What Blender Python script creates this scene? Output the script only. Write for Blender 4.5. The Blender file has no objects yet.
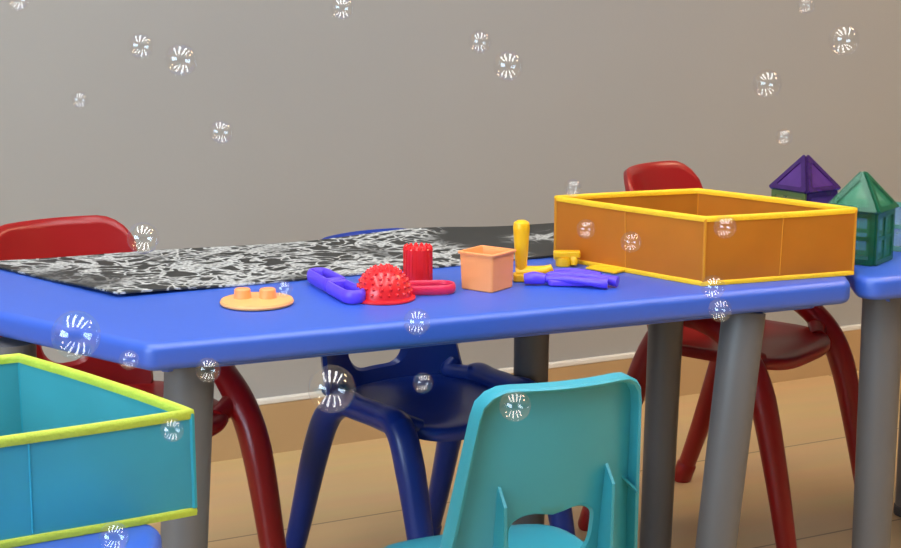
import bpy, bmesh, math, random
from mathutils import Vector, Matrix
random.seed(7)
C = bpy.context.scene.collection
PI = math.pi
TOP = 0.64                      # table top height
CAM = Vector((-0.355, -1.80, 1.08))
YAW = math.radians(22.5); FPX = 1500.0; PITCH = math.atan(294 / FPX)

# ------------------------------------------------------------------ materials
def srgb(r, g, b):
    f = lambda c: (c/255)/12.92 if c/255 <= 0.04045 else (((c/255)+0.055)/1.055)**2.4
    return (f(r), f(g), f(b), 1)

def mat(name, col, rough=0.4, var=0.06, scale=9.0, bump=0.0, bscale=60.0, alpha=1.0, spec=0.5, trans=0.0, coat=0.0, sheen=0.0):
    m = bpy.data.materials.new(name); m.use_nodes = True
    nt = m.node_tree; N = nt.nodes; L = nt.links
    p = N['Principled BSDF']
    tc = N.new('ShaderNodeTexCoord')
    nz = N.new('ShaderNodeTexNoise'); nz.inputs['Scale'].default_value = scale; nz.inputs['Detail'].default_value = 3
    L.new(tc.outputs['Object'], nz.inputs['Vector'])
    rp = N.new('ShaderNodeValToRGB')
    rp.color_ramp.elements[0].position = 0.3; rp.color_ramp.elements[1].position = 0.7
    rp.color_ramp.elements[0].color = tuple(c*(1-var) for c in col[:3]) + (1,)
    rp.color_ramp.elements[1].color = tuple(min(1, c*(1+var)) for c in col[:3]) + (1,)
    L.new(nz.outputs['Fac'], rp.inputs['Fac']); L.new(rp.outputs['Color'], p.inputs['Base Color'])
    p.inputs['Roughness'].default_value = rough
    p.inputs['Specular IOR Level'].default_value = spec
    p.inputs['Alpha'].default_value = alpha
    p.inputs['Transmission Weight'].default_value = trans
    p.inputs['Coat Weight'].default_value = coat
    p.inputs['Sheen Weight'].default_value = sheen
    if bump:
        n2 = N.new('ShaderNodeTexNoise'); n2.inputs['Scale'].default_value = bscale; n2.inputs['Detail'].default_value = 4
        L.new(tc.outputs['Object'], n2.inputs['Vector'])
        b = N.new('ShaderNodeBump'); b.inputs['Strength'].default_value = bump; b.inputs['Distance'].default_value = 0.004
        L.new(n2.outputs['Fac'], b.inputs['Height']); L.new(b.outputs['Normal'], p.inputs['Normal'])
    return m

def emit(name, col, strength):
    m = bpy.data.materials.new(name); m.use_nodes = True
    nt = m.node_tree; nt.nodes.clear()
    e = nt.nodes.new('ShaderNodeEmission'); e.inputs['Color'].default_value = col; e.inputs['Strength'].default_value = strength
    o = nt.nodes.new('ShaderNodeOutputMaterial'); nt.links.new(e.outputs[0], o.inputs[0])
    return m

def fabric(name, col, thin=0.35, trans=0.15, rough=0.5):
    """thin nylon: diffuse + translucent with a soft sheen, slightly see-through"""
    m = bpy.data.materials.new(name); m.use_nodes = True
    nt = m.node_tree; N = nt.nodes; L = nt.links; N.clear()
    tc = N.new('ShaderNodeTexCoord')
    nz = N.new('ShaderNodeTexNoise'); nz.inputs['Scale'].default_value = 14
    L.new(tc.outputs['Object'], nz.inputs['Vector'])
    rp = N.new('ShaderNodeValToRGB')
    rp.color_ramp.elements[0].color = tuple(c*0.9 for c in col[:3]) + (1,)
    rp.color_ramp.elements[1].color = tuple(min(1, c*1.1) for c in col[:3]) + (1,)
    L.new(nz.outputs['Fac'], rp.inputs['Fac'])
    p = N.new('ShaderNodeBsdfPrincipled'); p.inputs['Roughness'].default_value = rough
    L.new(rp.outputs['Color'], p.inputs['Base Color'])
    bz = N.new('ShaderNodeTexNoise'); bz.inputs['Scale'].default_value = 16; bz.inputs['Detail'].default_value = 2
    L.new(tc.outputs['Object'], bz.inputs['Vector'])
    bp = N.new('ShaderNodeBump'); bp.inputs['Strength'].default_value = 0.25; bp.inputs['Distance'].default_value = 0.006
    L.new(bz.outputs['Fac'], bp.inputs['Height']); L.new(bp.outputs['Normal'], p.inputs['Normal'])
    t = N.new('ShaderNodeBsdfTranslucent'); L.new(rp.outputs['Color'], t.inputs['Color'])
    mx = N.new('ShaderNodeMixShader'); mx.inputs[0].default_value = thin
    L.new(p.outputs[0], mx.inputs[1]); L.new(t.outputs[0], mx.inputs[2])
    tr = N.new('ShaderNodeBsdfTransparent'); tr.inputs['Color'].default_value = tuple(min(1, c*0.5+0.5) for c in col[:3]) + (1,)
    m2 = N.new('ShaderNodeMixShader'); m2.inputs[0].default_value = trans
    L.new(mx.outputs[0], m2.inputs[1]); L.new(tr.outputs[0], m2.inputs[2])
    o = N.new('ShaderNodeOutputMaterial'); L.new(m2.outputs[0], o.inputs[0])
    return m

def bubble_mat():
    m = bpy.data.materials.new('soap_film'); m.use_nodes = True
    nt = m.node_tree; N = nt.nodes; L = nt.links; N.clear()
    lw = N.new('ShaderNodeLayerWeight'); lw.inputs['Blend'].default_value = 0.5
    pw = N.new('ShaderNodeMath'); pw.operation = 'POWER'; pw.inputs[1].default_value = 5
    L.new(lw.outputs['Facing'], pw.inputs[0])
    ma = N.new('ShaderNodeMath'); ma.operation = 'MULTIPLY_ADD'; ma.inputs[1].default_value = 0.10; ma.inputs[2].default_value = 0.10
    L.new(pw.outputs[0], ma.inputs[0])
    tc = N.new('ShaderNodeTexCoord')
    nz = N.new('ShaderNodeTexNoise'); nz.inputs['Scale'].default_value = 60; nz.inputs['Distortion'].default_value = 1.0
    L.new(tc.outputs['Object'], nz.inputs['Vector'])
    rp = N.new('ShaderNodeValToRGB'); cr = rp.color_ramp
    cr.elements[0].position = 0.3; cr.elements[0].color = (1.0, 0.72, 0.75, 1)
    cr.elements[1].position = 0.7; cr.elements[1].color = (0.65, 0.85, 1.0, 1)
    e = cr.elements.new(0.5); e.color = (0.97, 1.0, 0.97, 1)
    L.new(nz.outputs['Fac'], rp.inputs['Fac'])
    g = N.new('ShaderNodeBsdfGlossy'); g.inputs['Roughness'].default_value = 0.1
    L.new(rp.outputs['Color'], g.inputs['Color'])
    t = N.new('ShaderNodeBsdfTransparent')
    mx = N.new('ShaderNodeMixShader'); L.new(ma.outputs[0], mx.inputs[0])
    L.new(t.outputs[0], mx.inputs[1]); L.new(g.outputs[0], mx.inputs[2])
    o = N.new('ShaderNodeOutputMaterial'); L.new(mx.outputs[0], o.inputs[0])
    return m

def tile_floor_mat():
    m = bpy.data.materials.new('beige_floor_tile'); m.use_nodes = True
    nt = m.node_tree; N = nt.nodes; L = nt.links; p = N['Principled BSDF']
    tc = N.new('ShaderNodeTexCoord')
    mp = N.new('ShaderNodeMapping'); mp.inputs['Rotation'].default_value = (0, 0, math.radians(-3.2)); mp.inputs['Location'].default_value = (0.35, 0.045, 0)
    L.new(tc.outputs['Object'], mp.inputs['Vector'])
    br = N.new('ShaderNodeTexBrick'); br.offset = 0.0
    br.inputs['Color1'].default_value = srgb(218, 184, 134); br.inputs['Color2'].default_value = srgb(211, 177, 127)
    br.inputs['Mortar'].default_value = srgb(146, 120, 86)
    br.inputs['Scale'].default_value = 1.0; br.inputs['Mortar Size'].default_value = 0.003; br.inputs['Mortar Smooth'].default_value = 0.3
    br.inputs['Brick Width'].default_value = 2.6; br.inputs['Row Height'].default_value = 0.49
    L.new(mp.outputs[0], br.inputs['Vector'])
    nz = N.new('ShaderNodeTexNoise'); nz.inputs['Scale'].default_value = 2.5; nz.inputs['Detail'].default_value = 5
    st = N.new('ShaderNodeMapping'); st.inputs['Scale'].default_value = (1, 5, 1)
    L.new(tc.outputs['Object'], st.inputs['Vector']); L.new(st.outputs[0], nz.inputs['Vector'])
    mx = N.new('ShaderNodeMix'); mx.data_type = 'RGBA'; mx.blend_type = 'MULTIPLY'; mx.inputs[0].default_value = 0.25
    L.new(br.outputs['Color'], mx.inputs[6]); L.new(nz.outputs['Color'], mx.inputs[7])
    L.new(mx.outputs[2], p.inputs['Base Color'])
    p.inputs['Roughness'].default_value = 0.38
    return m

def chalk_mat():
    m = bpy.data.materials.new('chalk_scribbled_black'); m.use_nodes = True
    nt = m.node_tree; N = nt.nodes; L = nt.links; p = N['Principled BSDF']
    tc = N.new('ShaderNodeTexCoord')
    def line(scale, dist, w, seed, detail=1.0):
        mp = N.new('ShaderNodeMapping'); mp.inputs['Location'].default_value = (seed, seed*1.7, 0)
        L.new(tc.outputs['Object'], mp.inputs['Vector'])
        n = N.new('ShaderNodeTexNoise'); n.inputs['Scale'].default_value = scale; n.inputs['Distortion'].default_value = dist; n.inputs['Detail'].default_value = detail
        L.new(mp.outputs[0], n.inputs['Vector'])
        a = N.new('ShaderNodeMath'); a.operation = 'SUBTRACT'; a.inputs[1].default_value = 0.5; L.new(n.outputs['Fac'], a.inputs[0])
        b = N.new('ShaderNodeMath'); b.operation = 'ABSOLUTE'; L.new(a.outputs[0], b.inputs[0])
        r = N.new('ShaderNodeMapRange'); r.inputs['From Min'].default_value = w*0.5; r.inputs['From Max'].default_value = w
        r.inputs['To Min'].default_value = 1; r.inputs['To Max'].default_value = 0
        L.new(b.outputs[0], r.inputs['Value'])
        return r
    l1 = line(11, 1.4, 0.042, 3.1); l2 = line(19, 0.9, 0.036, 8.7); l3 = line(7, 2.2, 0.03, 5.5)
    m1 = N.new('ShaderNodeMath'); m1.operation = 'MAXIMUM'; L.new(l1.outputs[0], m1.inputs[0]); L.new(l2.outputs[0], m1.inputs[1])
    m2 = N.new('ShaderNodeMath'); m2.operation = 'MAXIMUM'; L.new(m1.outputs[0], m2.inputs[0]); L.new(l3.outputs[0], m2.inputs[1])
    # patches where the chalk has been drawn, and a grainy chalk break-up
    pt = N.new('ShaderNodeTexNoise'); pt.inputs['Scale'].default_value = 6; pt.inputs['Detail'].default_value = 1
    L.new(tc.outputs['Object'], pt.inputs['Vector'])
    sx = N.new('ShaderNodeSeparateXYZ'); L.new(tc.outputs['Object'], sx.inputs[0])
    fx = N.new('ShaderNodeMapRange'); fx.inputs['From Min'].default_value = 0.45; fx.inputs['From Max'].default_value = 0.72
    fx.inputs['To Min'].default_value = 0.16; fx.inputs['To Max'].default_value = 0.01
    L.new(sx.outputs['X'], fx.inputs['Value'])
    ad = N.new('ShaderNodeMath'); ad.operation = 'ADD'; L.new(pt.outputs['Fac'], ad.inputs[0]); L.new(fx.outputs[0], ad.inputs[1])
    pr = N.new('ShaderNodeMapRange'); pr.inputs['From Min'].default_value = 0.48; pr.inputs['From Max'].default_value = 0.62
    L.new(ad.outputs[0], pr.inputs['Value'])
    gr = N.new('ShaderNodeTexNoise'); gr.inputs['Scale'].default_value = 160; L.new(tc.outputs['Object'], gr.inputs['Vector'])
    gm = N.new('ShaderNodeMapRange'); gm.inputs['From Min'].default_value = 0.35; gm.inputs['From Max'].default_value = 0.6
    gm.inputs['To Min'].default_value = 0.35
    L.new(gr.outputs['Fac'], gm.inputs['Value'])
    k1 = N.new('ShaderNodeMath'); k1.operation = 'MULTIPLY'; L.new(m2.outputs[0], k1.inputs[0]); L.new(pr.outputs[0], k1.inputs[1])
    k2 = N.new('ShaderNodeMath'); k2.operation = 'MULTIPLY'; L.new(k1.outputs[0], k2.inputs[0]); L.new(gm.outputs[0], k2.inputs[1])
    mx = N.new('ShaderNodeMix'); mx.data_type = 'RGBA'
    mx.inputs[6].default_value = srgb(42, 43, 42); mx.inputs[7].default_value = srgb(200, 202, 200)
    L.new(k2.outputs[0], mx.inputs[0]); L.new(mx.outputs[2], p.inputs['Base Color'])
    p.inputs['Roughness'].default_value = 0.55
    return m

M = {}
M['wall'] = mat('grey_wall_paint', srgb(162, 159, 154), 0.75, 0.02, 1.5, bump=0.05, bscale=90)
M['ceil'] = mat('grey_ceiling', srgb(178, 176, 172), 0.8, 0.02, 2)
M['far'] = mat('taupe_wall_paint', srgb(128, 120, 112), 0.75, 0.02, 1.5)
M['floor'] = tile_floor_mat()
M['skirt'] = mat('tan_skirting_tile', srgb(186, 152, 108), 0.45, 0.06, 3)
M['trim'] = mat('white_trim', srgb(225, 220, 210), 0.5, 0.02, 3)
M['blue'] = mat('blue_table_plastic', srgb(48, 92, 198), 0.42, 0.03, 3, bump=0.04, bscale=120, spec=0.95)
M['grey'] = mat('grey_leg_plastic', srgb(104, 102, 103), 0.42, 0.04, 8)
M['red'] = mat('red_chair_plastic', srgb(152, 20, 22), 0.3, 0.04, 6)
M['chairblue'] = mat('deep_blue_chair_plastic', srgb(22, 54, 144), 0.3, 0.04, 6)
M['teal'] = mat('teal_chair_plastic', srgb(58, 164, 184), 0.38, 0.03, 6)
M['mat'] = chalk_mat()
M['dome'] = mat('red_toy_plastic', srgb(226, 40, 46), 0.22, 0.03, 20)
M['pink'] = mat('pink_toy_plastic', srgb(226, 44, 84), 0.3, 0.03, 20)
M['orange'] = mat('orange_toy_plastic', srgb(252, 160, 96), 0.4, 0.03, 20)
M['peach'] = mat('peach_toy_plastic', srgb(255, 178, 108), 0.4, 0.03, 20)
M['yellow'] = mat('yellow_toy_plastic', srgb(248, 190, 20), 0.35, 0.03, 20)
M['purple'] = mat('purple_toy_plastic', srgb(100, 70, 226), 0.35, 0.04, 20)
M['boxo'] = fabric('amber_nylon', srgb(224, 156, 54), 0.56, 0.10, 0.42)
M['boxt'] = fabric('turquoise_nylon', srgb(92, 192, 206), 0.5, 0.10, 0.45)
M['bindy'] = mat('yellow_binding', srgb(250, 196, 30), 0.6, 0.06, 40, bump=0.3, bscale=300)
M['bindg'] = mat('lime_binding', srgb(184, 200, 62), 0.6, 0.06, 40, bump=0.3, bscale=300)
M['bindt'] = fabric('turquoise_seam', srgb(60, 180, 196), 0.3, 0.0)
M['bindo'] = fabric('amber_seam', srgb(232, 160, 40), 0.3, 0.0)
M['film'] = bubble_mat()
M['rubber'] = mat('dark_rubber', srgb(70, 70, 72), 0.7, 0.05, 20)
M['tgreen'] = mat('green_clear_plastic', srgb(70, 165, 122), 0.15, 0.06, 40, alpha=0.32)
M['fgreen'] = mat('green_frame_plastic', srgb(18, 100, 68), 0.2, 0.06, 40, alpha=0.74)
M['tpurple'] = mat('purple_clear_plastic', srgb(84, 48, 118), 0.2, 0.08, 60, alpha=0.85)
M['fpurple'] = mat('purple_frame_plastic', srgb(58, 28, 88), 0.2, 0.08, 60, alpha=0.93)
M['tlime'] = mat('lime_clear_plastic', srgb(150, 160, 90), 0.2, 0.06, 40, alpha=0.6)
M['flime'] = mat('lime_frame_plastic', srgb(110, 130, 70), 0.2, 0.06, 40, alpha=0.8)
M['tclear'] = mat('pale_clear_plastic', srgb(170, 205, 195), 0.12, 0.06, 40, alpha=0.4)
M['fclear'] = mat('pale_frame_plastic', srgb(120, 185, 165), 0.15, 0.06, 40, alpha=0.7)
M['alu'] = mat('white_lamp_housing', srgb(230, 230, 230), 0.4, 0.02, 10)
M['tube'] = emit('cool_white_light', (0.95, 0.98, 1.0, 1), 12.5)
M['warm'] = emit('warm_white_light', (1.0, 0.74, 0.47, 1), 19.0)
M['sky'] = emit('overcast_sky_through_glass', (0.62, 0.81, 1.0, 1), 13.0)

# ------------------------------------------------------------------ helpers
def obj(name, bm, m, parent=None, smooth=True, angle=35):
    me = bpy.data.meshes.new(name)
    bmesh.ops.recalc_face_normals(bm, faces=bm.faces)
    bm.to_mesh(me); bm.free()
    if m: me.materials.append(m)
    if smooth:
        for p in me.polygons: p.use_smooth = True
        me.set_sharp_from_angle(angle=math.radians(angle))
    o = bpy.data.objects.new(name, me); C.objects.link(o)
    if parent: o.parent = parent
    return o

def tag(o, label=None, cat=None, group=None):
    if label: o['label'] = label
    if cat: o['category'] = cat
    if group: o['group'] = group
    return o

def thing(name, label, cat, loc=(0, 0, 0), rz=0, group=None):
    o = bpy.data.objects.new(name, None); C.objects.link(o)
    o.location = loc; o.rotation_euler = (0, 0, rz); o.empty_display_size = 0.05
    return tag(o, label, cat, group)

def struct(name, bm, m, parent=None, smooth=False):
    o = obj(name, bm, m, parent, smooth); o['kind'] = 'structure'; return o

def B(): return bmesh.new()

def box(bm, c, s, rot=None, bev=0.0, seg=2):
    mtx = Matrix.Translation(c) @ (rot.to_4x4() if rot else Matrix()) @ Matrix.Diagonal((s[0], s[1], s[2], 1))
    t = bmesh.new(); bmesh.ops.create_cube(t, size=1.0, matrix=mtx)
    if bev: bmesh.ops.bevel(t, geom=t.edges[:], offset=bev, segments=seg, profile=0.5, affect='EDGES')
    me = bpy.data.meshes.new('tmp'); t.to_mesh(me); t.free(); bm.from_mesh(me); bpy.data.meshes.remove(me)

def skin(bm, rings, cap=True, closed=True):
    vs = [[bm.verts.new(p) for p in r] for r in rings]
    n = len(rings[0])
    for a, b in zip(vs, vs[1:]):
        for i in range(n if closed else n-1):
            j = (i+1) % n
            bm.faces.new((a[i], a[j], b[j], b[i]))
    if cap:
        bm.faces.new(list(reversed(vs[0]))); bm.faces.new(vs[-1])
    return vs

def catmull(pts, per=6):
    P = [Vector(p) for p in pts]
    out = []
    for i in range(len(P)-1):
        p0 = P[i-1] if i else P[i]*2-P[i+1]; p1 = P[i]; p2 = P[i+1]; p3 = P[i+2] if i+2 < len(P) else P[i+1]*2-P[i]
        for k in range(per):
            t = k/per
            out.append(0.5*((2*p1)+(p2-p0)*t+(2*p0-5*p1+4*p2-p3)*t*t+(3*p1-p0-3*p2+p3)*t**3))
    out.append(P[-1]); return out

def tube(bm, pts, rad, n=14, per=6, squash=(1, 1), closed=False, smooth=True):
    """tube along a path; rad a number or one per point"""
    if isinstance(rad, (int, float)): rad = [rad]*len(pts)
    if closed:
        path = [Vector(p) for p in pts]; rr = list(rad)
    elif smooth and len(pts) > 2:
        path = catmull(pts, per); rr = []
        for i in range(len(rad)-1):
            rr += [rad[i]+(rad[i+1]-rad[i])*k/per for k in range(per)]
        rr.append(rad[-1])
    else:
        path = [Vector(p) for p in pts]; rr = list(rad)
    m = len(path); rings = []; up = None
    for i, p in enumerate(path):
        if closed: t = (path[(i+1) % m]-path[i-1]).normalized()
        else: t = (path[min(i+1, m-1)]-path[max(i-1, 0)]).normalized()
        if up is None:
            a = Vector((0, 0, 1)) if abs(t.z) < 0.9 else Vector((1, 0, 0))
            up = (a-t*a.dot(t)).normalized()
        else: up = (up-t*up.dot(t)).normalized()
        s = t.cross(up)
        rings.append([p+(s*math.cos(2*PI*k/n)*squash[0]+up*math.sin(2*PI*k/n)*squash[1])*rr[i] for k in range(n)])
    if closed:
        vs = [[bm.verts.new(q) for q in r] for r in rings]
        for i in range(m):
            a = vs[i]; b = vs[(i+1) % m]
            for k in range(n): bm.faces.new((a[k], a[(k+1) % n], b[(k+1) % n], b[k]))
    else: skin(bm, rings)
    return rings

def lathe(bm, prof, c=(0, 0, 0), n=32, axis=None):
    R = axis or Matrix.Identity(3); c = Vector(c)
    skin(bm, [[c+R @ Vector((r*math.cos(2*PI*k/n), r*math.sin(2*PI*k/n), z)) for k in range(n)] for r, z in prof])

def inset_poly(cs, d, R, seg):
    """convex polygon (ccw), edges moved inwards by d, corners rounded"""
    n = len(cs); out = []
    P = [Vector(c) for c in cs]
    def edge(i):
        a, b = P[i], P[(i+1) % n]; t = (b-a).normalized(); nn = Vector((-t.y, t.x)); return a+nn*d, t
    q = []
    for i in range(n):
        a1, t1 = edge(i-1); a2, t2 = edge(i)
        den = t1.x*t2.y-t1.y*t2.x
        s = ((a2.x-a1.x)*t2.y-(a2.y-a1.y)*t2.x)/den
        q.append((a1+t1*s, t1, t2))
    r = max(R-d, 0.002)
    for p, t1, t2 in q:
        ang = math.acos(max(-1, min(1, t1.dot(t2)))); k = r*math.tan(ang/2)
        c = p-t1*k+Vector((-t1.y, t1.x))*r
        a0 = math.atan2((p-t1*k-c).y, (p-t1*k-c).x)
        for j in range(seg+1):
            a = a0+ang*j/seg
            out.append(c+Vector((math.cos(a), math.sin(a)))*r)
    return out

def slab(bm, cs, z0, z1, R=0.03, er=0.012, seg=8, eseg=5):
    rings = []
    for k in range(eseg+1):
        a = PI/2*k/eseg
        rings.append([(p.x, p.y, z0+er*(1-math.sin(a))) for p in inset_poly(cs, er*(1-math.sin(PI/2-a)) if False else er*math.cos(a)*0+er*(1-math.cos(PI/2-a)), R, seg)])
    rings = []
    for k in range(eseg+1):                       # bottom edge, inset shrinking to 0
        a = PI/2*k/eseg
        rings.append([(p.x, p.y, z0+er*(1-math.cos(a))) for p in inset_poly(cs, er*(1-math.sin(a)), R, seg)])
    for k in range(eseg+1):                       # top edge
        a = PI/2*k/eseg
        rings.append([(p.x, p.y, z1-er*(1-math.sin(a))) for p in inset_poly(cs, er*(1-math.cos(a)), R, seg)])
    skin(bm, rings)

def unproject(u, v, depth):
    """point of the place that the photo shows at (u, v), at a distance along the view"""
    x = (u-450.5)/FPX*depth; y = (v-274)/FPX*depth
    D = depth*math.cos(PITCH)-y*math.sin(PITCH); dn = y*math.cos(PITCH)+depth*math.sin(PITCH)
    return Vector((CAM.x+x*math.cos(YAW)+D*math.sin(YAW), CAM.y-x*math.sin(YAW)+D*math.cos(YAW), CAM.z-dn))

def on_table(u, v, z=TOP):
    a = unproject(u, v, 1.0)-CAM
    return CAM+a*((z-CAM.z)/a.z)

# ------------------------------------------------------------------ room
WY0, WS = 1.425, 0.056             # back wall: y = WY0 + WS*x
WA = math.atan(WS)
XL, XR, YB, HC = -3.2, 4.4, -6.6, 2.85
b = B(); box(b, (0.6, -2.4, -0.05), (8.6, 9.2, 0.1)); struct('floor', b, M['floor'])
b = B(); box(b, (0.6, -2.4, HC+0.05), (8.6, 9.2, 0.1)); struct('ceiling', b, M['ceil'])
def wallbox(name, y0, y1, z0, z1, m, bev=0.0):
    """piece along the back wall, y0..y1 measured in front of (-) or behind (+) its face"""
    b = B(); box(b, (0, (y0+y1)/2, (z0+z1)/2), (8.2, y1-y0, z1-z0), bev=bev)
    o = struct(name, b, m); o.location = (0.6, WY0+WS*0.6, 0); o.rotation_euler = (0, 0, WA); return o
wallbox('wall_back', 0.0, 0.12, 0.0, HC, M['wall'])
wallbox('baseboard_back', -0.012, 0.0, 0.0, 0.120, M['skirt'])
wallbox('trim_1', -0.014, 0.0, 0.120, 0.134, M['trim'], 0.003)
b = B(); box(b, (XL-0.06, -5.1, HC/2), (0.12, 3.0, HC)); box(b, (XL-0.06, 0.35, HC/2), (0.12, 1.9, HC))
box(b, (XL-0.06, -2.1, 0.4), (0.12, 3.0, 0.8)); box(b, (XL-0.06, -2.1, 2.65), (0.12, 3.0, 0.4)); struct('wall_left', b, M['wall'])
b = B(); box(b, (XR+0.06, -2.5, HC/2), (0.12, 8.3, HC)); struct('wall_right', b, M['far'])
b = B(); box(b, (0.6, YB-0.06, HC/2), (7.8, 0.12, HC)); struct('wall_front', b, M['far'])
# big window in the left wall
b = B(); box(b, (XL-0.08, -2.1, 1.625), (0.01, 3.0, 1.65)); wn = struct('window_1', b, M['sky'])
b = B()
for y in (-3.57, -2.83, -2.1, -1.37, -0.63): box(b, (XL-0.04, y, 1.625), (0.06, 0.06, 1.65))
for z in (0.83, 2.42): box(b, (XL-0.04, -2.1, z), (0.06, 3.0, 0.06))
fr = struct('window_frame', b, M['trim'], wn)

def ceiling_light(label, x, y, sx, sy, emm, rz):
    t = thing('ceiling_light', label, 'ceiling light', (x, y, HC-0.06), rz, 'ceiling lights of the room')
    b = B(); box(b, (0, 0, 0.035), (sx+0.05, sy+0.05, 0.05), bev=0.006); obj('housing', b, M['alu'], t, False)
    b = B(); box(b, (0, 0, 0.005), (sx, sy, 0.012), bev=0.003); obj('diffuser', b, emm, t, False)
    return t
names = ['leftmost long cool white strip light on the ceiling', 'second long cool strip light from the window on the ceiling',
         'third long cool strip light from the window on the ceiling', 'long cool strip light nearest the warm ceiling panels']
for k in range(4):
    off = (k-1.5)*0.92; mid = -1.0
    cx = CAM.x-mid*math.sin(YAW)+off*math.cos(YAW); cy = CAM.y-mid*math.cos(YAW)-off*math.sin(YAW)
    ceiling_light(names[k], cx, cy, 0.30, 2.9, M['tube'], -YAW)
ceiling_light('square warm white ceiling panel nearer the back wall', 2.9, 0.3, 0.8, 0.8, M['warm'], 0)
ceiling_light('square warm white ceiling panel further from the back wall', 3.2, -1.6, 0.8, 0.8, M['warm'], 0)

# ------------------------------------------------------------------ tables
def table_leg(parent, top, foot, r0=0.0325, r1=0.029, label=None):
    b = B(); t = Vector(top); f = Vector(foot)
    pts = []; rad = []
    for k in range(13):
        s = k/12; pts.append(f.lerp(t, s)); rad.append(r1+(r0-r1)*s)
    pts[0].z = 0.012
    tube(b, pts, rad, n=22, smooth=False)
    o = obj('leg', b, M['grey'], parent)
    b = B(); lathe(b, [(r1*0.8, 0), (r1*1.08, 0.002), (r1*1.08, 0.02), (r1*0.95, 0.024)], (f.x, f.y, 0), 22)
    obj('foot', b, M['rubber'], o)
    return o

def table(label, corners, legs, R=0.024):
    t = thing('trapezoid_table', label, 'table', (corners[0][0], corners[0][1], 0), 0, 'blue nursery tables')
    off = Vector((corners[0][0], corners[0][1]))
    b = B(); slab(b, [Vector(c)-off for c in corners], TOP-0.036, TOP, R, 0.011)
    obj('tabletop', b, M['blue'], t, angle=60)
    b = B(); slab(b, [Vector((p.x, p.y)) for p in inset_poly([Vector(c)-off for c in corners], 0.05, 0.03, 1)], TOP-0.05, TOP-0.034, 0.02, 0.003)
    obj('apron', b, M['blue'], t)
    for tp, ft in legs:
        table_leg(t, (tp[0]-off.x, tp[1]-off.y, TOP-0.045), (ft[0]-off.x, ft[1]-off.y, 0))
    return t
table('blue trapezoid table under the black chalk mat and toys',
      [(-0.012, -0.004), (1.036, -0.004), (1.392, 0.62), (-0.37, 0.62)],
      [((0.053, 0.066), (0.012, 0.052)), ((0.885, 0.05), (0.79, -0.005)), ((-0.146, 0.272), (-0.158, 0.275)),
       ((0.776, 0.55), (0.776, 0.56)), ((1.017, 0.49), (1.01, 0.50))])
table('blue table at the right edge under the green tile house',
      [(1.05, -0.004), (2.76, -0.004), (2.40, 0.62), (1.405, 0.62)],
      [((1.158, 0.072), (1.156, 0.065)), ((2.6, 0.08), (2.62, 0.06)), ((1.63, 0.54), (1.64, 0.55)), ((2.3, 0.53), (2.31, 0.54))], 0.03)
table('blue table in the left foreground under the turquoise fabric box',
      [(-0.72, -1.12), (-0.27, -1.12), (-0.118, -0.600), (-0.73, -0.58)],
      [((-0.66, -1.05), (-0.67, -1.06)), ((-0.33, -1.05), (-0.32, -1.06)), ((-0.20, -0.69), (-0.205, -0.70)), ((-0.66, -0.68), (-0.67, -0.67))], 0.03)

# ------------------------------------------------------------------ chairs
def seat_mesh(b, w, d, z, th=0.022, dip=0.014, lip=0.02):
    n = 48; e = 3.6
    def sup(a, rx, ry):
        c, s = math.cos(a), math.sin(a)
        return math.copysign(abs(c)**(2/e), c)*rx, math.copysign(abs(s)**(2/e), s)*ry
    rings = []
    def ring(f, dz):
        r = []
        for k in range(n):
            x, y = sup(2*PI*k/n, w/2*f, d/2*f)
            front = max(0.0, -y/(d/2))
            r.append((x, y, z+dz-dip*(1-min(1, f)**2)-lip*0.9*front**4*max(0, f-0.3)))
        return r
    rings.append(ring(0.1, -th)); rings.append(ring(0.9, -th)); rings.append(ring(0.98, -th*1.0)); rings.append(ring(1.0, -th*0.75))
    rings.append(ring(1.0, -th*0.3)); rings.append(ring(0.985, -0.002)); rings.append(ring(0.95, 0.0))
    for f in (0.85, 0.7, 0.55, 0.4, 0.25, 0.1): rings.append(ring(f, 0))
    skin(b, rings)

def rrect(n, w0, w1, z0, z1, r0, r1):
    """closed loop: bottom width w0 at z0, top width w1 at z1, corner radii; n points per corner"""
    pts = []
    def arc(cx, cz, r, a0):
        for k in range(n):
            a = a0+PI/2*k/(n-1); pts.append((cx+r*math.cos(a), cz+r*math.sin(a)))
    arc(w0/2-r0, z0+r0, r0, -PI/2); arc(w1/2-r1, z1-r1, r1, 0); arc(-w1/2+r1, z1-r1, r1, PI/2); arc(-w0/2+r0, z0+r0, r0, PI)
    return pts

def resample(loop, n):
    P = [Vector(p) for p in loop]; L = [0]
    for i in range(len(P)): L.append(L[-1]+(P[(i+1) % len(P)]-P[i]).length)
    out = []
    for k in range(n):
        s = L[-1]*k/n; i = 0
        while L[i+1] < s: i += 1
        t = (s-L[i])/max(1e-9, L[i+1]-L[i]); out.append(P[i].lerp(P[(i+1) % len(P)], t))
    return out

def radial(loop, c, n):
    """resample a star-shaped loop by angle round c"""
    P = [Vector(p)-Vector(c) for p in loop]; out = []
    for k in range(n):
        a = -PI+2*PI*k/n; d = Vector((math.cos(a), math.sin(a))); best = 0
        for i in range(len(P)):
            p, q = P[i], P[(i+1) % len(P)]; e = q-p
            den = d.x*e.y-d.y*e.x
            if abs(den) < 1e-12: continue
            t = (p.x*e.y-p.y*e.x)/den; s = (p.x*d.y-p.y*d.x)/den
            if t > 0 and -1e-6 <= s <= 1+1e-6: best = max(best, t)
        out.append(Vector(c)+d*best)
    return out

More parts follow.
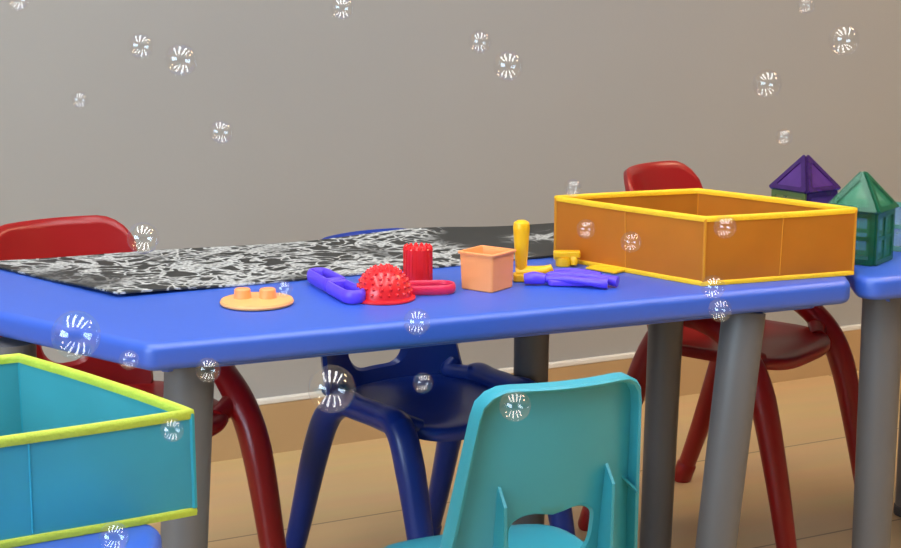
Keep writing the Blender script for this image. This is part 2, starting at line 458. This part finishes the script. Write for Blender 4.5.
def shell(b, outer, hole, yfun, th, n=96, rings=12, edge=0.004, flange=0.0):
    """bent sheet with a hole; outer and hole are (x, z) loops; yfun(x, z) its mid surface"""
    c = sum((Vector(h) for h in hole), Vector((0, 0)))/len(hole)
    O = radial(outer, c, n); H = radial(hole, c, n)
    def P(p, s): return Vector((p.x, yfun(p.x, p.y)+s, p.y))
    seq = []
    lev = [H[i].lerp(O[i], 0) for i in range(n)]
    fr = [[H[i].lerp(O[i], k/rings) for i in range(n)] for k in range(rings+1)]
    def shrink(l, d, sign):      # towards / away from centre c
        return [p+(p-c).normalized()*d*sign for p in l]
    front = []
    front.append([P(p, 0) for p in fr[0]])
    hi = shrink(fr[0], edge, 1); front.append([P(p, -th/2) for p in hi])
    for k in range(1, rings): front.append([P(p, -th/2) for p in fr[k]])
    oi = shrink(fr[-1], edge, -1); front.append([P(p, -th/2) for p in oi]); front.append([P(p, 0) for p in fr[-1]])
    if flange:
        front.append([P(p, flange) for p in fr[-1]])
        o2 = shrink(fr[-1], 0.003, -1); front.append([P(p, flange+0.003) for p in o2])
        o3 = shrink(fr[-1], 0.007, -1); front.append([P(p, flange) for p in o3]); front.append([P(p, th/2) for p in shrink(fr[-1], 0.010, -1)])
    else: front.append([P(p, th/2) for p in oi])
    for k in range(rings-1, 0, -1): front.append([P(p, th/2) for p in fr[k]])
    front.append([P(p, th/2) for p in hi])
    front.append(front[0])
    vs = [[b.verts.new(p) for p in r] for r in front[:-1]]; vs.append(vs[0])
    for a, d in zip(vs, vs[1:]):
        for i in range(n):
            j = (i+1) % n; b.faces.new((a[i], a[j], d[j], d[i]))

def arm_chair(label, m, loc, rz, hs, bt, sc=1.0, top_w=0.25, ws=1.0, bw=0.255, hw=0.085, rail=0.062, hole_z=0.042, arch=0.012):
    """one-piece plastic child's chair: side frames rise over the seat as low rails"""
    t = thing('child_chair', label, 'chair', (loc[0], loc[1], 0), rz, 'plastic nursery chairs')
    w, d = 0.31*sc*ws, 0.31*sc
    b = B(); seat_mesh(b, w, d, hs); obj('seat', b, m, t, angle=50)
    rec = 0.24
    def yf(x, z): return d/2-0.012+rec*(z-hs)*0.9-0.045*(x/(0.13*sc))**2*sc+0.02
    outer = rrect(12, bw*sc, top_w*sc, hs-0.018, bt, 0.02, 0.048)
    outer = [(x, z+arch*(1-(x/(top_w*sc/2))**2) if z > bt-0.049 else z) for x, z in outer]
    hole = rrect(8, hw*sc, (hw+0.035)*sc, hs+hole_z, hs+hole_z+0.083, 0.036, 0.025)
    b = B(); shell(b, outer, hole, yf, 0.019, edge=0.007)
    obj('backrest', b, m, t, angle=60)
    for s in (-1, 1):
        X = 0.168*sc*ws
        fr_ = (s*(X+0.020), 0.225*sc, 0.002); ff_ = (s*(X+0.010), -0.215*sc, 0.002)
        path = [(fr_, 0.0175), ((s*(X+0.016), 0.178*sc, hs*0.35), 0.0205), ((s*(X+0.011), 0.132*sc, hs*0.72), 0.0240), ((s*(X+0.006), 0.098*sc, hs*0.92+rail*0.2), 0.0245),
                ((s*(X+0.003), 0.052*sc, hs+rail*0.86), 0.0230), ((s*X, 0.005*sc, hs+rail*0.98), 0.0215), ((s*(X-0.002), -0.055*sc, hs+rail*0.6), 0.0220),
                ((s*X, -0.104*sc, hs-0.004), 0.0245), ((s*(X+0.004), -0.140*sc, hs*0.82), 0.0250), ((s*(X+0.007), -0.178*sc, hs*0.45), 0.0215), (ff_, 0.0175)]
        b = B(); spans = tube(b, [p for p, r in path], [r for p, r in path], n=16); b.free()
        cut = (spans[:3*6+1], spans[3*6:7*6+1], spans[7*6:])
        b = B(); skin(b, cut[1])
        bz = hs+max(0.02, min(0.06, rail)); bx = bw*0.46*sc
        tube(b, [(s*bx, yf(bx, bz), bz), (s*0.145*sc*ws, 0.105*sc, hs+rail), (s*X, 0.05*sc, hs+rail*0.88)], [0.014, 0.016, 0.018])
        tube(b, [(s*0.12*sc*ws, -0.11*sc, hs-0.012), (s*X, -0.085*sc, hs+0.004)], [0.014, 0.02], smooth=False)
        obj('arm_rail', b, m, t, angle=60)
        for rings, e, a in ((cut[0], fr_, path[1][0]), (cut[2], ff_, path[-2][0])):
            b = B(); skin(b, rings); lg = obj('leg', b, m, t, angle=60)
            b = B(); e = Vector(e); dirn = (Vector(a)-e).normalized()
            tube(b, [e+Vector((0, 0, -0.002)), e+dirn*0.004, e+dirn*0.04, e+dirn*0.046], [0.018, 0.0205, 0.0215, 0.018], smooth=False)
            obj('foot_cap', b, m, lg, angle=40)
    return t
arm_chair('red plastic chair at the left behind the chalk mat', M['red'], (0.034, 0.57), math.radians(15), 0.40, 0.676, 1.0, 0.268, 1.08, 0.265)
arm_chair('deep blue plastic chair tucked behind the middle of the table', M['chairblue'], (0.572, 0.53), math.radians(17), 0.372, 0.622, 0.96, 0.285, 0.90, 0.32, 0.125, 0.004, 0.024, 0.022)
arm_chair('red plastic chair turned sideways behind the amber fabric box', M['red'], (1.265, 0.63), math.radians(29), 0.40, 0.710, 1.0, 0.272)

# teal chair, its back to the viewer
def teal_chair():
    t = thing('child_chair', 'teal plastic chair in front of the table, its ribbed back to the viewer', 'chair', (0.438, -0.055, 0), PI, 'plastic nursery chairs')
    hs, bt = 0.325, 0.609
    b = B(); seat_mesh(b, 0.29, 0.31, hs-0.016, 0.02); obj('seat', b, M['teal'], t, angle=50)
    def yf(x, z): return 0.145+0.16*(z-hs)-0.25*x*x/0.12
    outer = rrect(14, 0.282, 0.222, hs-0.012, bt, 0.02, 0.038)
    hole = []
    for k in range(40):
        a = 2*PI*k/40; x = 0.056*math.copysign(abs(math.cos(a))**0.7, math.cos(a)); z = math.sin(a)
        zz = (0.026 if z > 0 else 0.05)*math.copysign(abs(z)**0.7, z)
        if z > 0: zz += -0.008*math.exp(-((x+0.002)/0.022)**2)+0.05*x*-1
        hole.append((x, hs+0.087+zz))
    b = B(); shell(b, outer, hole, yf, 0.007, flange=0.022)
    obj('backrest', b, M['teal'], t, angle=40)
    for s, hz in ((-1, 0.166), (1, 0.154)):
        b = B(); x = s*0.073; y0 = yf(x, hs+0.05)+0.003
        prof = [(y0-0.004, hs), (y0+0.034, hs), (yf(x, hs+hz-0.022)+0.026, hs+hz-0.024), (yf(x, hs+hz)+0.0, hs+hz)]
        skin(b, [[(x-0.002, y, z) for y, z in prof], [(x+0.002, y, z) for y, z in prof]])
        obj('rib', b, M['teal'], t, False)
        if s > 0: continue
        x = s*0.108; y0 = yf(x, hs+0.14)+0.002
        b = B(); skin(b, [[(s*0.102, y0, hs+0.142), (s*0.122, y0-0.010, hs+0.118), (s*0.119, y0+0.018, hs+0.122)], [(s*0.102, y0, hs+0.138), (s*0.122, y0-0.010, hs+0.114), (s*0.119, y0+0.018, hs+0.118)]])
        obj('gusset', b, M['teal'], t, False)
    for sx in (-1, 1):
        for sy in (-1, 1):
            b = B(); a = Vector((sx*0.115, sy*0.11, hs-0.030)); e = Vector((sx*0.155, sy*0.155, 0.0))
            tube(b, [a, a.lerp(e, 0.5), e+Vector((0, 0, 0.0))], [0.021, 0.019, 0.016]); obj('leg', b, M['teal'], t, angle=60)
    return t
teal_chair()

# ------------------------------------------------------------------ chalk mat
def chalk():
    q = [Vector((0.004, 0.291)), Vector((0.815, 0.345)), Vector((0.85, 0.602)), Vector((-0.155, 0.632))]
    nx, ny = 90, 34; b = B()
    def pt(u, v, dz):
        p = q[0].lerp(q[1], u).lerp(q[3].lerp(q[2], u), v)
        z = TOP+0.0022
        z += 0.009*v**3*math.exp(-((u-0.74)/0.13)**2)+0.005*v**4*max(0, u-0.55)*2
        z += 0.004*max(0, 1-((u/0.22)**2+(v/0.5)**2))**1.5
        z += 0.0006*(math.sin(u*17+v*3)+1)*(0.3+v)
        return (p.x, p.y, z+dz)
    top = [[b.verts.new(pt(i/nx, j/ny, 0.0012)) for i in range(nx+1)] for j in range(ny+1)]
    bot = [[b.verts.new(pt(i/nx, j/ny, -0.0012)) for i in range(nx+1)] for j in range(ny+1)]
    for j in range(ny):
        for i in range(nx):
            b.faces.new((top[j][i], top[j][i+1], top[j+1][i+1], top[j+1][i]))
            b.faces.new((bot[j][i], bot[j+1][i], bot[j+1][i+1], bot[j][i+1]))
    for i in range(nx):
        b.faces.new((top[0][i], bot[0][i], bot[0][i+1], top[0][i+1])); b.faces.new((top[ny][i], top[ny][i+1], bot[ny][i+1], bot[ny][i]))
    for j in range(ny):
        b.faces.new((top[j][0], top[j+1][0], bot[j+1][0], bot[j][0])); b.faces.new((top[j][nx], bot[j][nx], bot[j+1][nx], top[j+1][nx]))
    tag(obj('chalk_mat', b, M['mat'], angle=50), 'black roll-out mat scribbled with white chalk along the table back', 'mat')
chalk()

# ------------------------------------------------------------------ fabric boxes
def fabric_box(label, P0, PL, PR, h, fm, bind, seam, flap=False):
    """P0 the corner nearest the camera, PL / PR the next corners left and right (ground plan)"""
    P0, PL, PR = Vector(P0), Vector(PL), Vector(PR); PF = PL+PR-P0
    t = thing('fabric_box', label, 'fabric box', (P0.x, P0.y, TOP), 0, 'folding fabric boxes')
    cs = [Vector((0, 0)), PR-P0, PF-P0, PL-P0]
    n = 16; cen = sum(cs, Vector((0, 0)))/4
    def wallpt(i, s, z, off):
        a, c = cs[i], cs[(i+1) % 4]; p = a.lerp(c, s)
        nn = (c-a).normalized(); nn = Vector((nn.y, -nn.x))
        bow = 0.0035*math.sin(2*PI*s)**2*math.sin(PI*z/h)+0.004*math.sin(PI*s)*(z/h)
        return Vector((p.x+nn.x*(bow+off), p.y+nn.y*(bow+off), z+0.003))
    for i in range(4):
        b = B(); th = 0.0012; R = []
        for off in (th, -th):
            R.append([[b.verts.new(wallpt(i, k/n, h*j/8, off)) for k in range(n+1)] for j in range(9)])
        for k in range(n):
            for j in range(8):
                for r in R: b.faces.new((r[j][k], r[j][k+1], r[j+1][k+1], r[j+1][k]))
        for k in range(n):
            for j in (0, 8): b.faces.new((R[0][j][k], R[0][j][k+1], R[1][j][k+1], R[1][j][k]))
        for j in range(8):
            for k in (0, n): b.faces.new((R[0][j][k], R[0][j+1][k], R[1][j+1][k], R[1][j][k]))
        pn = obj('side_panel', b, fm, t, angle=60)
        b = B(); tube(b, [wallpt(i, 0.5, 0.006, 0.0012), wallpt(i, 0.5, h*0.5, 0.0012), wallpt(i, 0.5, h-0.006, 0.0012)], 0.0010, n=8)
        obj('fold_seam', b, seam, pn)
    b = B(); slab(b, cs, 0.0005, 0.0035, 0.004, 0.001, 3, 2); obj('base_panel', b, fm, t)
    def ring(z0, z1, hw):
        b = B(); pts = []
        for i in range(4): pts += [wallpt(i, k/n, (z0+z1)/2, 0) for k in range(n)]
        m = len(pts); V = []
        for idx, p in enumerate(pts):
            tn = (pts[(idx+1) % m]-pts[idx-1]); tn.z = 0; tn.normalize(); nn = Vector((tn.y, -tn.x, 0)); zz = (z1-z0)/2
            V.append([b.verts.new(p+nn*x+Vector((0, 0, y))) for x, y in ((hw, -zz), (hw*1.25, 0), (hw, zz*0.8), (0, zz), (-hw, zz*0.8), (-hw*1.25, 0), (-hw, -zz), (0, -zz))])
        for idx in range(m):
            a = V[idx]; c = V[(idx+1) % m]
            for k in range(8): b.faces.new((a[k], a[(k+1) % 8], c[(k+1) % 8], c[k]))
        return b
    obj('top_binding', ring(h-0.0065, h+0.002, 0.0026), bind, t, angle=70)
    obj('bottom_binding', ring(-0.0025, 0.0050, 0.0024), bind, t, angle=70)
    for i in range(4):
        b = B(); tube(b, [wallpt(i, 0, 0.004, 0.0005), wallpt(i, 0, h*0.5, 0.0005), wallpt(i, 0, h-0.002, 0.0005)], 0.0026, n=8)
        obj('corner_binding', b, seam, t)
    if flap:
        a = cs[3].lerp(cs[0], 0.30); c = cs[3].lerp(cs[0], 0.50); d = (c-a).normalized(); nn = Vector((d.y, -d.x))
        b = B(); skin(b, [[(p.x, p.y, 0.002), (p.x, p.y, 0.005), (p.x+nn.x*0.026, p.y+nn.y*0.026, 0.0035), (p.x+nn.x*0.026, p.y+nn.y*0.026, 0.0012)] for p in (a, c)])
        obj('base_flap', b, bind, t, False)
    return t
fabric_box('amber fabric box with yellow binding on the table', (0.810, 0.046), (0.705, 0.320), (1.064, 0.032), 0.099, M['boxo'], M['bindy'], M['bindo'], True)
v = Vector((-0.0965, -0.615))
fabric_box('turquoise fabric box with lime binding in the left foreground', (-0.362, -0.642), (-0.47, -0.395), v, 0.088, M['boxt'], M['bindg'], M['bindt'])

# ------------------------------------------------------------------ toys on the table
def at(u, v): p = on_table(u, v); return (p.x, p.y, TOP)

# orange disc with two knobs
t = thing('knobbed_disc', 'flat round peach disc with two knobs at the left of the table', 'toy', at(257, 304), 0)
b = B(); lathe(b, [(0.046, 0), (0.050, 0.0015), (0.051, 0.004), (0.0495, 0.007), (0.044, 0.0082), (0.002, 0.0085)], n=48); obj('round_plate', b, M['peach'], t)
for dx in (-0.019, 0.016):
    b = B(); lathe(b, [(0.0125, 0.006), (0.0115, 0.016), (0.0112, 0.020), (0.0098, 0.0215), (0.001, 0.0216)], (dx*math.cos(YAW), -dx*math.sin(YAW)+0.003, 0), 24); obj('knob', b, M['orange'], t)

# red dome with bumps
t = thing('dome_mould', 'knobbly red plastic dome between purple tool and red cylinder', 'toy', at(384, 299), 0)
b = B(); lathe(b, [(0.043, 0), (0.0445, 0.001), (0.0445, 0.0035), (0.041, 0.005), (0.001, 0.005)], n=44); obj('rim', b, M['dome'], t)
b = B(); R = 0.039
lathe(b, [(R*math.cos(a), 0.0045+R*1.12*math.sin(a)) for a in [PI/2*k/14 for k in range(14)]]+[(0.0008, 0.0045+R*1.12)], n=40)
for j in range(1, 9):
    el = j*PI/2/8.6; m_ = max(1, round(20*math.cos(el)))
    for k in range(m_):
        az = 2*PI*(k+0.5*(j % 2))/m_
        nv = Vector((math.cos(el)*math.cos(az), math.cos(el)*math.sin(az), math.sin(el)))
        p = Vector((nv.x*R, nv.y*R, 0.0045+nv.z*R*1.12))
        tube(b, [p-nv*0.001, p+nv*0.0012, p+nv*0.0026], [0.0027, 0.0021, 0.0009], n=8, smooth=False)
obj('dome', b, M['dome'], t, angle=50)

# red cylinder with a toothed top
t = thing('cylinder_mould', 'upright red cylinder with toothed top beside the dome', 'toy', at(418, 282), 0)
b = B(); lathe(b, [(0.0205, 0), (0.0212, 0.001), (0.0212, 0.050), (0.0195, 0.052), (0.0005, 0.052)], n=40)
for k in range(24):
    a = 2*PI*k/24; box(b, (0.0210*math.cos(a), 0.0210*math.sin(a), 0.026), (0.0018, 0.0018, 0.050), Matrix.Rotation(a, 3, 'Z'))
obj('body', b, M['dome'], t, angle=30)
b = B()
for k in range(14):
    a = 2*PI*k/14; tube(b, [(0.0185*math.cos(a), 0.0185*math.sin(a), 0.050), (0.0185*math.cos(a), 0.0185*math.sin(a), 0.054), (0.0185*math.cos(a), 0.0185*math.sin(a), 0.0565)], [0.0034, 0.003, 0.001], n=8, smooth=False)
obj('teeth', b, M['dome'], t)

# pink loop handle lying flat
def stadium(l, w, n=12):
    out = []
    for k in range(n+1): a = -PI/2+PI*k/n; out.append((l/2-w/2+w/2*math.cos(a), w/2*math.sin(a)))
    for k in range(n+1): a = PI/2+PI*k/n; out.append((-l/2+w/2+w/2*math.cos(a), w/2*math.sin(a)))
    return out
p = at(428, 293)
t = thing('loop_cutter', 'pink flat loop-handled cutter at the foot of the red cylinder', 'toy', p, -YAW+0.12)
b = B(); tube(b, [(x, y, 0.008) for x, y in stadium(0.074, 0.040)], 0.0046, n=10, closed=True, squash=(0.7, 1.5)); obj('loop', b, M['pink'], t)
b = B(); slab(b, [Vector((-0.028, -0.010)), Vector((0.0, -0.010)), Vector((0.0, 0.010)), Vector((-0.028, 0.010))], 0.001, 0.007, 0.004, 0.002); obj('web', b, M['pink'], t)

# purple looped tongs
pa, pb = on_table(317, 283), on_table(356, 304)
ang = math.atan2(pb.y-pa.y, pb.x-pa.x); L = (pb-pa).length
t = thing('toy_tongs', 'chunky purple plastic tongs with looped ends left of the red dome', 'toy', ((pa.x+pb.x)/2, (pa.y+pb.y)/2, TOP), ang)
b = B(); tube(b, [(x-L*0.24, y, 0.0125) for x, y in stadium(L*0.58, 0.026)], 0.0058, n=10, closed=True, squash=(0.8, 1.75)); obj('loop', b, M['purple'], t)
b = B(); tube(b, [(x+L*0.26, y, 0.0110) for x, y in stadium(L*0.54, 0.027)], 0.0060, n=10, closed=True, squash=(0.8, 1.6)); obj('loop', b, M['purple'], t)
b = B(); slab(b, [Vector((-0.013, -0.014)), Vector((0.012, -0.014)), Vector((0.012, 0.014)), Vector((-0.013, 0.014))], 0.001, 0.021, 0.006, 0.003); obj('hinge', b, M['purple'], t)
b = B(); slab(b, [Vector((0.008, -0.011)), Vector((L*0.46, -0.010)), Vector((L*0.46, 0.010)), Vector((0.008, 0.011))], 0.001, 0.007, 0.004, 0.002); obj('web', b, M['purple'], t)

# purple cutter set right of the cup
p = at(567, 283)
t = thing('toy_cutter', 'purple plastic cutter tool in front of the amber box', 'toy', p, -YAW+0.02)
b = B(); slab(b, [Vector((-0.030, -0.030)), Vector((0.052, -0.036)), Vector((0.052, 0.020)), Vector((0.005, 0.048)), Vector((-0.03, 0.03))], 0.001, 0.010, 0.008, 0.003); obj('body', b, M['purple'], t)
b = B(); tube(b, [(-0.064, -0.012, 0.009), (-0.05, -0.014, 0.0105), (-0.034, -0.016, 0.0095)], [0.008, 0.0098, 0.008], n=12); obj('knob', b, M['purple'], t)
b = B(); tube(b, [(-0.036, -0.014, 0.009), (-0.01, -0.026, 0.0115), (0.02, -0.037, 0.0105), (0.044, -0.046, 0.0095), (0.054, -0.048, 0.0095)], [0.0055, 0.0058, 0.0055, 0.0078, 0.0088], n=12); obj('handle', b, M['purple'], t)
b = B(); tube(b, [(-0.034, 0.012, 0.0095), (0.0, -0.002, 0.0125), (0.036, -0.018, 0.0125), (0.07, -0.036, 0.0088)], [0.0065, 0.0055, 0.0055, 0.008], n=12); obj('handle', b, M['purple'], t)
b = B(); tube(b, [(-0.022, 0.034, 0.0095), (0.012, 0.026, 0.0122), (0.05, 0.004, 0.0105)], [0.005, 0.005, 0.005], n=10); obj('crossbar', b, M['purple'], t)

# orange square cup
p = at(487, 288)
t = thing('square_cup', 'orange square open cup standing in front of the yellow handle', 'toy', p, -YAW+math.radians(54))
h = 0.056
def sq(r, z): return [(q.x, q.y, z) for q in inset_poly([Vector((-r, -r)), Vector((r, -r)), Vector((r, r)), Vector((-r, r))], 0, 0.004, 5)]
b = B(); skin(b, [sq(0.0262, 0), sq(0.0275, 0.0015), sq(0.0292, h-0.004), sq(0.0312, h-0.0035), sq(0.0316, h-0.001), sq(0.0308, h), sq(0.0270, h), sq(0.0262, h-0.002), sq(0.0245, 0.004)])
obj('cup', b, M['orange'], t, angle=30)

# yellow L shaped press handle
p = at(521, 281)
t = thing('press_handle', 'yellow plastic press with tall upright handle behind orange cup', 'toy', p, -YAW)
b = B(); tube(b, [(0, 0, 0.018), (0, 0, 0.03), (0, 0, 0.055), (0.0, 0, 0.080), (0, 0, 0.088), (0, 0, 0.0915)], [0.0085, 0.0092, 0.0108, 0.0125, 0.0115, 0.006], n=18); obj('handle', b, M['yellow'], t)
b = B(); tube(b, [(-0.008, 0, 0.011), (0.012, -0.001, 0.0125), (0.034, -0.003, 0.016), (0.046, -0.004, 0.021)], [0.0105, 0.0108, 0.008, 0.0055], n=14); obj('foot', b, M['yellow'], t)
b = B(); slab(b, [Vector((-0.012, -0.012)), Vector((0.030, -0.012)), Vector((0.034, 0.010)), Vector((-0.012, 0.012))], 0.0005, 0.012, 0.006, 0.002); obj('base', b, M['yellow'], t)

# small yellow piece by the amber box
p = at(566, 266)
t = thing('toy_stamp', 'small yellow stamp at the left foot of the amber box', 'toy', p, -YAW)
b = B(); lathe(b, [(0.011, 0), (0.012, 0.001), (0.013, 0.010), (0.0125, 0.014), (0.001, 0.0145)], (-0.004, 0, 0), 22); obj('base', b, M['yellow'], t)
b = B(); slab(b, [Vector((-0.020, -0.010)), Vector((0.022, -0.010)), Vector((0.022, 0.010)), Vector((-0.020, 0.010))], 0.014, 0.024, 0.004, 0.002); obj('grip', b, M['yellow'], t)
b = B(); tube(b, [(0.008, -0.004, 0.016), (0.012, -0.007, 0.010), (0.012, -0.009, 0.003)], [0.006, 0.006, 0.005], n=10); obj('lug', b, M['yellow'], t)

# ------------------------------------------------------------------ magnetic tile houses
S = 0.083
def tile(parent, poly, fm, pm, cross, T):
    """poly ccw 2D corners; T maps the plane into the house; frame with bars and thin clear pane"""
    P = [Vector(p) for p in poly]; n = len(P); cen = sum(P, Vector((0, 0)))/n
    def ins(d): return inset_poly(P, d, 0.0005+d, 1)
    b = B(); th = 0.003
    o = ins(0.0006); i_ = inset_poly(P, 0.0085, 0.001, 1)
    k = len(o); V = []
    for l, z in ((o, -th), (o, th), (i_, th), (i_, -th)): V.append([b.verts.new(T @ Vector((p.x, p.y, z))) for p in l])
    V.append(V[0])
    for a, c in zip(V, V[1:]):
        for q in range(k): b.faces.new((a[q], a[(q+1) % k], c[(q+1) % k], c[q]))
    if cross:
        for rot in (0, 1):
            sz = (S-0.016, 0.006, 0.0046) if rot == 0 else (0.006, S-0.016, 0.0046)
            t_ = bmesh.new(); bmesh.ops.create_cube(t_, size=1.0, matrix=T @ Matrix.Translation((cen.x, cen.y, 0)) @ Matrix.Diagonal((*sz, 1)))
            me = bpy.data.meshes.new('x'); t_.to_mesh(me); t_.free(); b.from_mesh(me); bpy.data.meshes.remove(me)
    f = obj('tile_frame', b, fm, parent, False)
    b = B(); skin(b, [[T @ Vector((p.x, p.y, -0.001)) for p in i_], [T @ Vector((p.x, p.y, 0.001)) for p in i_]])
    obj('pane', b, pm, f, False)

def tile_house(label, loc, rz, mats, roof, cross):
    t = thing('tile_house', label, 'toy house', loc, rz, 'magnetic tile houses')
    hs = S/2
    for k in range(4):
        Rz = Matrix.Rotation(k*PI/2, 4, 'Z')
        T = Rz @ Matrix.Translation((0, -hs+0.003, 0.0004)) @ Matrix.Rotation(PI/2, 4, 'X')
        tile(t, [(-hs+0.003, 0), (hs-0.003, 0), (hs-0.003, S), (-hs+0.003, S)], mats[k][0], mats[k][1], cross, T)
        ht = S*0.98*math.sqrt(3)/2; tilt = math.acos(min(1, hs/ht))
        T = Rz @ Matrix.Translation((0, -hs-0.003, S+0.001)) @ Matrix.Rotation(tilt, 4, 'X')
        tile(t, [(-hs-0.002, 0), (hs+0.002, 0), (0, ht+0.004)], roof[0], roof[1], False, T)
    return t
G = (M['fgreen'], M['tgreen']); Pp = (M['fpurple'], M['tpurple']); Lm = (M['flime'], M['tlime'])
tile_house('clear green magnetic tile house with pointed roof on the right table', (1.151, 0.129, TOP), -YAW-math.radians(36), [G]*4, G, True)
tile_house('dark purple magnetic tile house behind the amber box', (1.204, 0.355, TOP), -YAW+math.radians(36), [Pp, Pp, Lm, Lm], Pp, False)
def lone_tile():
    t = thing('magnetic_tile', 'pale clear square tile standing at the right edge of the photo', 'toy tile', (1.275, 0.150, TOP), -YAW-math.radians(26))
    tile(t, [(-S/2, 0), (S/2, 0), (S/2, S), (-S/2, S)], M['fclear'], M['tclear'], True, Matrix.Translation((0, 0, 0.0004)) @ Matrix.Rotation(PI/2, 4, 'X'))
lone_tile()

# ------------------------------------------------------------------ soap bubbles
def bub_proto():
    b = B(); bmesh.ops.create_icosphere(b, subdivisions=4, radius=1.0)
    return b
bub_mesh = None
BUB = [
 (18, -1, 24, 1.9, 'soap bubble cut off by the top left corner of the photo'),
 (141, 46, 27, 2.0, 'soap bubble near the top left, left one of a close pair on the wall'),
 (181, 60, 34, 1.9, 'soap bubble near the top left, larger right one of a close pair'),
 (80, 100, 18, 2.2, 'small lone soap bubble high above the left red chair'),
 (221, 132, 25, 2.0, 'lone soap bubble in front of the wall below the close pair at left'),
 (342, 8, 25, 2.0, 'soap bubble at the top edge of the photo, left of its middle'),
 (480, 42, 24, 2.1, 'smaller upper soap bubble of the pair high in the middle'),
 (508, 66, 31, 1.9, 'larger lower soap bubble of the pair high in the middle'),
 (806, 5, 18, 2.2, 'small soap bubble at the top edge of the photo near its right end'),
 (844, 40, 31, 1.8, 'large soap bubble in the top right corner area'),
 (767, 84, 29, 1.9, 'soap bubble on the wall high above the amber box right end'),
 (784, 137, 17, 2.2, 'small faint soap bubble right above the purple tile house'),
 (573, 188, 18, 2.0, 'tiny soap bubble over the left rim corner of the amber box'),
 (586, 229, 19, 1.9, 'soap bubble in front of the left half of the amber box left side'),
 (631, 242, 21, 1.9, 'soap bubble in front of the amber box beside its left fold seam'),
 (725, 227, 23, 1.9, 'soap bubble over the front rim of the amber box'),
 (713, 287, 24, 1.85, 'soap bubble low on the front corner of the amber box'),
 (720, 310, 24, 1.8, 'soap bubble before the table edge above the right front leg'),
 (143, 238, 32, 1.75, 'soap bubble beside the top corner of the left red chair'),
 (76, 335, 49, 1.25, 'big soap bubble in front of the left side edge of the table'),
 (129, 360, 20, 1.6, 'faint soap bubble at the left front corner of the table edge'),
 (208, 370, 25, 1.6, 'soap bubble in front of the top of the left front table leg'),
 (332, 389, 48, 1.45, 'big soap bubble in front of the back of the blue chair'),
 (423, 383, 21, 1.8, 'small soap bubble in front of the blue chair seat'),
 (417, 322, 27, 1.65, 'soap bubble in front of the table edge below the red cylinder'),
 (515, 406, 32, 1.5, 'soap bubble in front of the teal chair back'),
 (284, 289, 17, 1.85, 'tiny soap bubble at the front edge of the chalk mat by the disc'),
 (172, 430, 24, 1.1, 'faint soap bubble in front of the turquoise box right end'),
 (114, 537, 30, 1.05, 'soap bubble at the bottom edge of the photo by the turquoise box'),
]
me = None
for u, vv, dpx, dep, lab in BUB:
    if me is None:
        o = obj('soap_bubble', bub_proto(), M['film'], angle=180); me = o.data
    else:
        o = bpy.data.objects.new('soap_bubble', me); C.objects.link(o)
    r = dpx/2*dep/FPX; o.location = unproject(u, vv, dep); o.scale = (r, r, r)
    o.rotation_euler = (random.random()*6, random.random()*6, random.random()*6)
    tag(o, lab, 'soap bubble', 'floating soap bubbles')

# ------------------------------------------------------------------ camera and world
cd = bpy.data.cameras.new('camera'); co = bpy.data.objects.new('camera', cd); C.objects.link(co)
co.location = CAM; co.rotation_euler = (PI/2-PITCH, 0, -YAW)
cd.sensor_width = 36; cd.lens = FPX/901*36; cd.clip_start = 0.02
sc = bpy.context.scene; sc.camera = co
w = bpy.data.worlds.new('world'); sc.world = w; w.use_nodes = True
w.node_tree.nodes['Background'].inputs[0].default_value = (0.6, 0.68, 0.8, 1); w.node_tree.nodes['Background'].inputs[1].default_value = 0.3
vs = sc.view_settings; sc.display_settings.display_device = 'sRGB'
vs.view_transform = 'Standard'; vs.look = 'None'; vs.gamma = 1; vs.use_curve_mapping = False; vs.exposure = -0.17
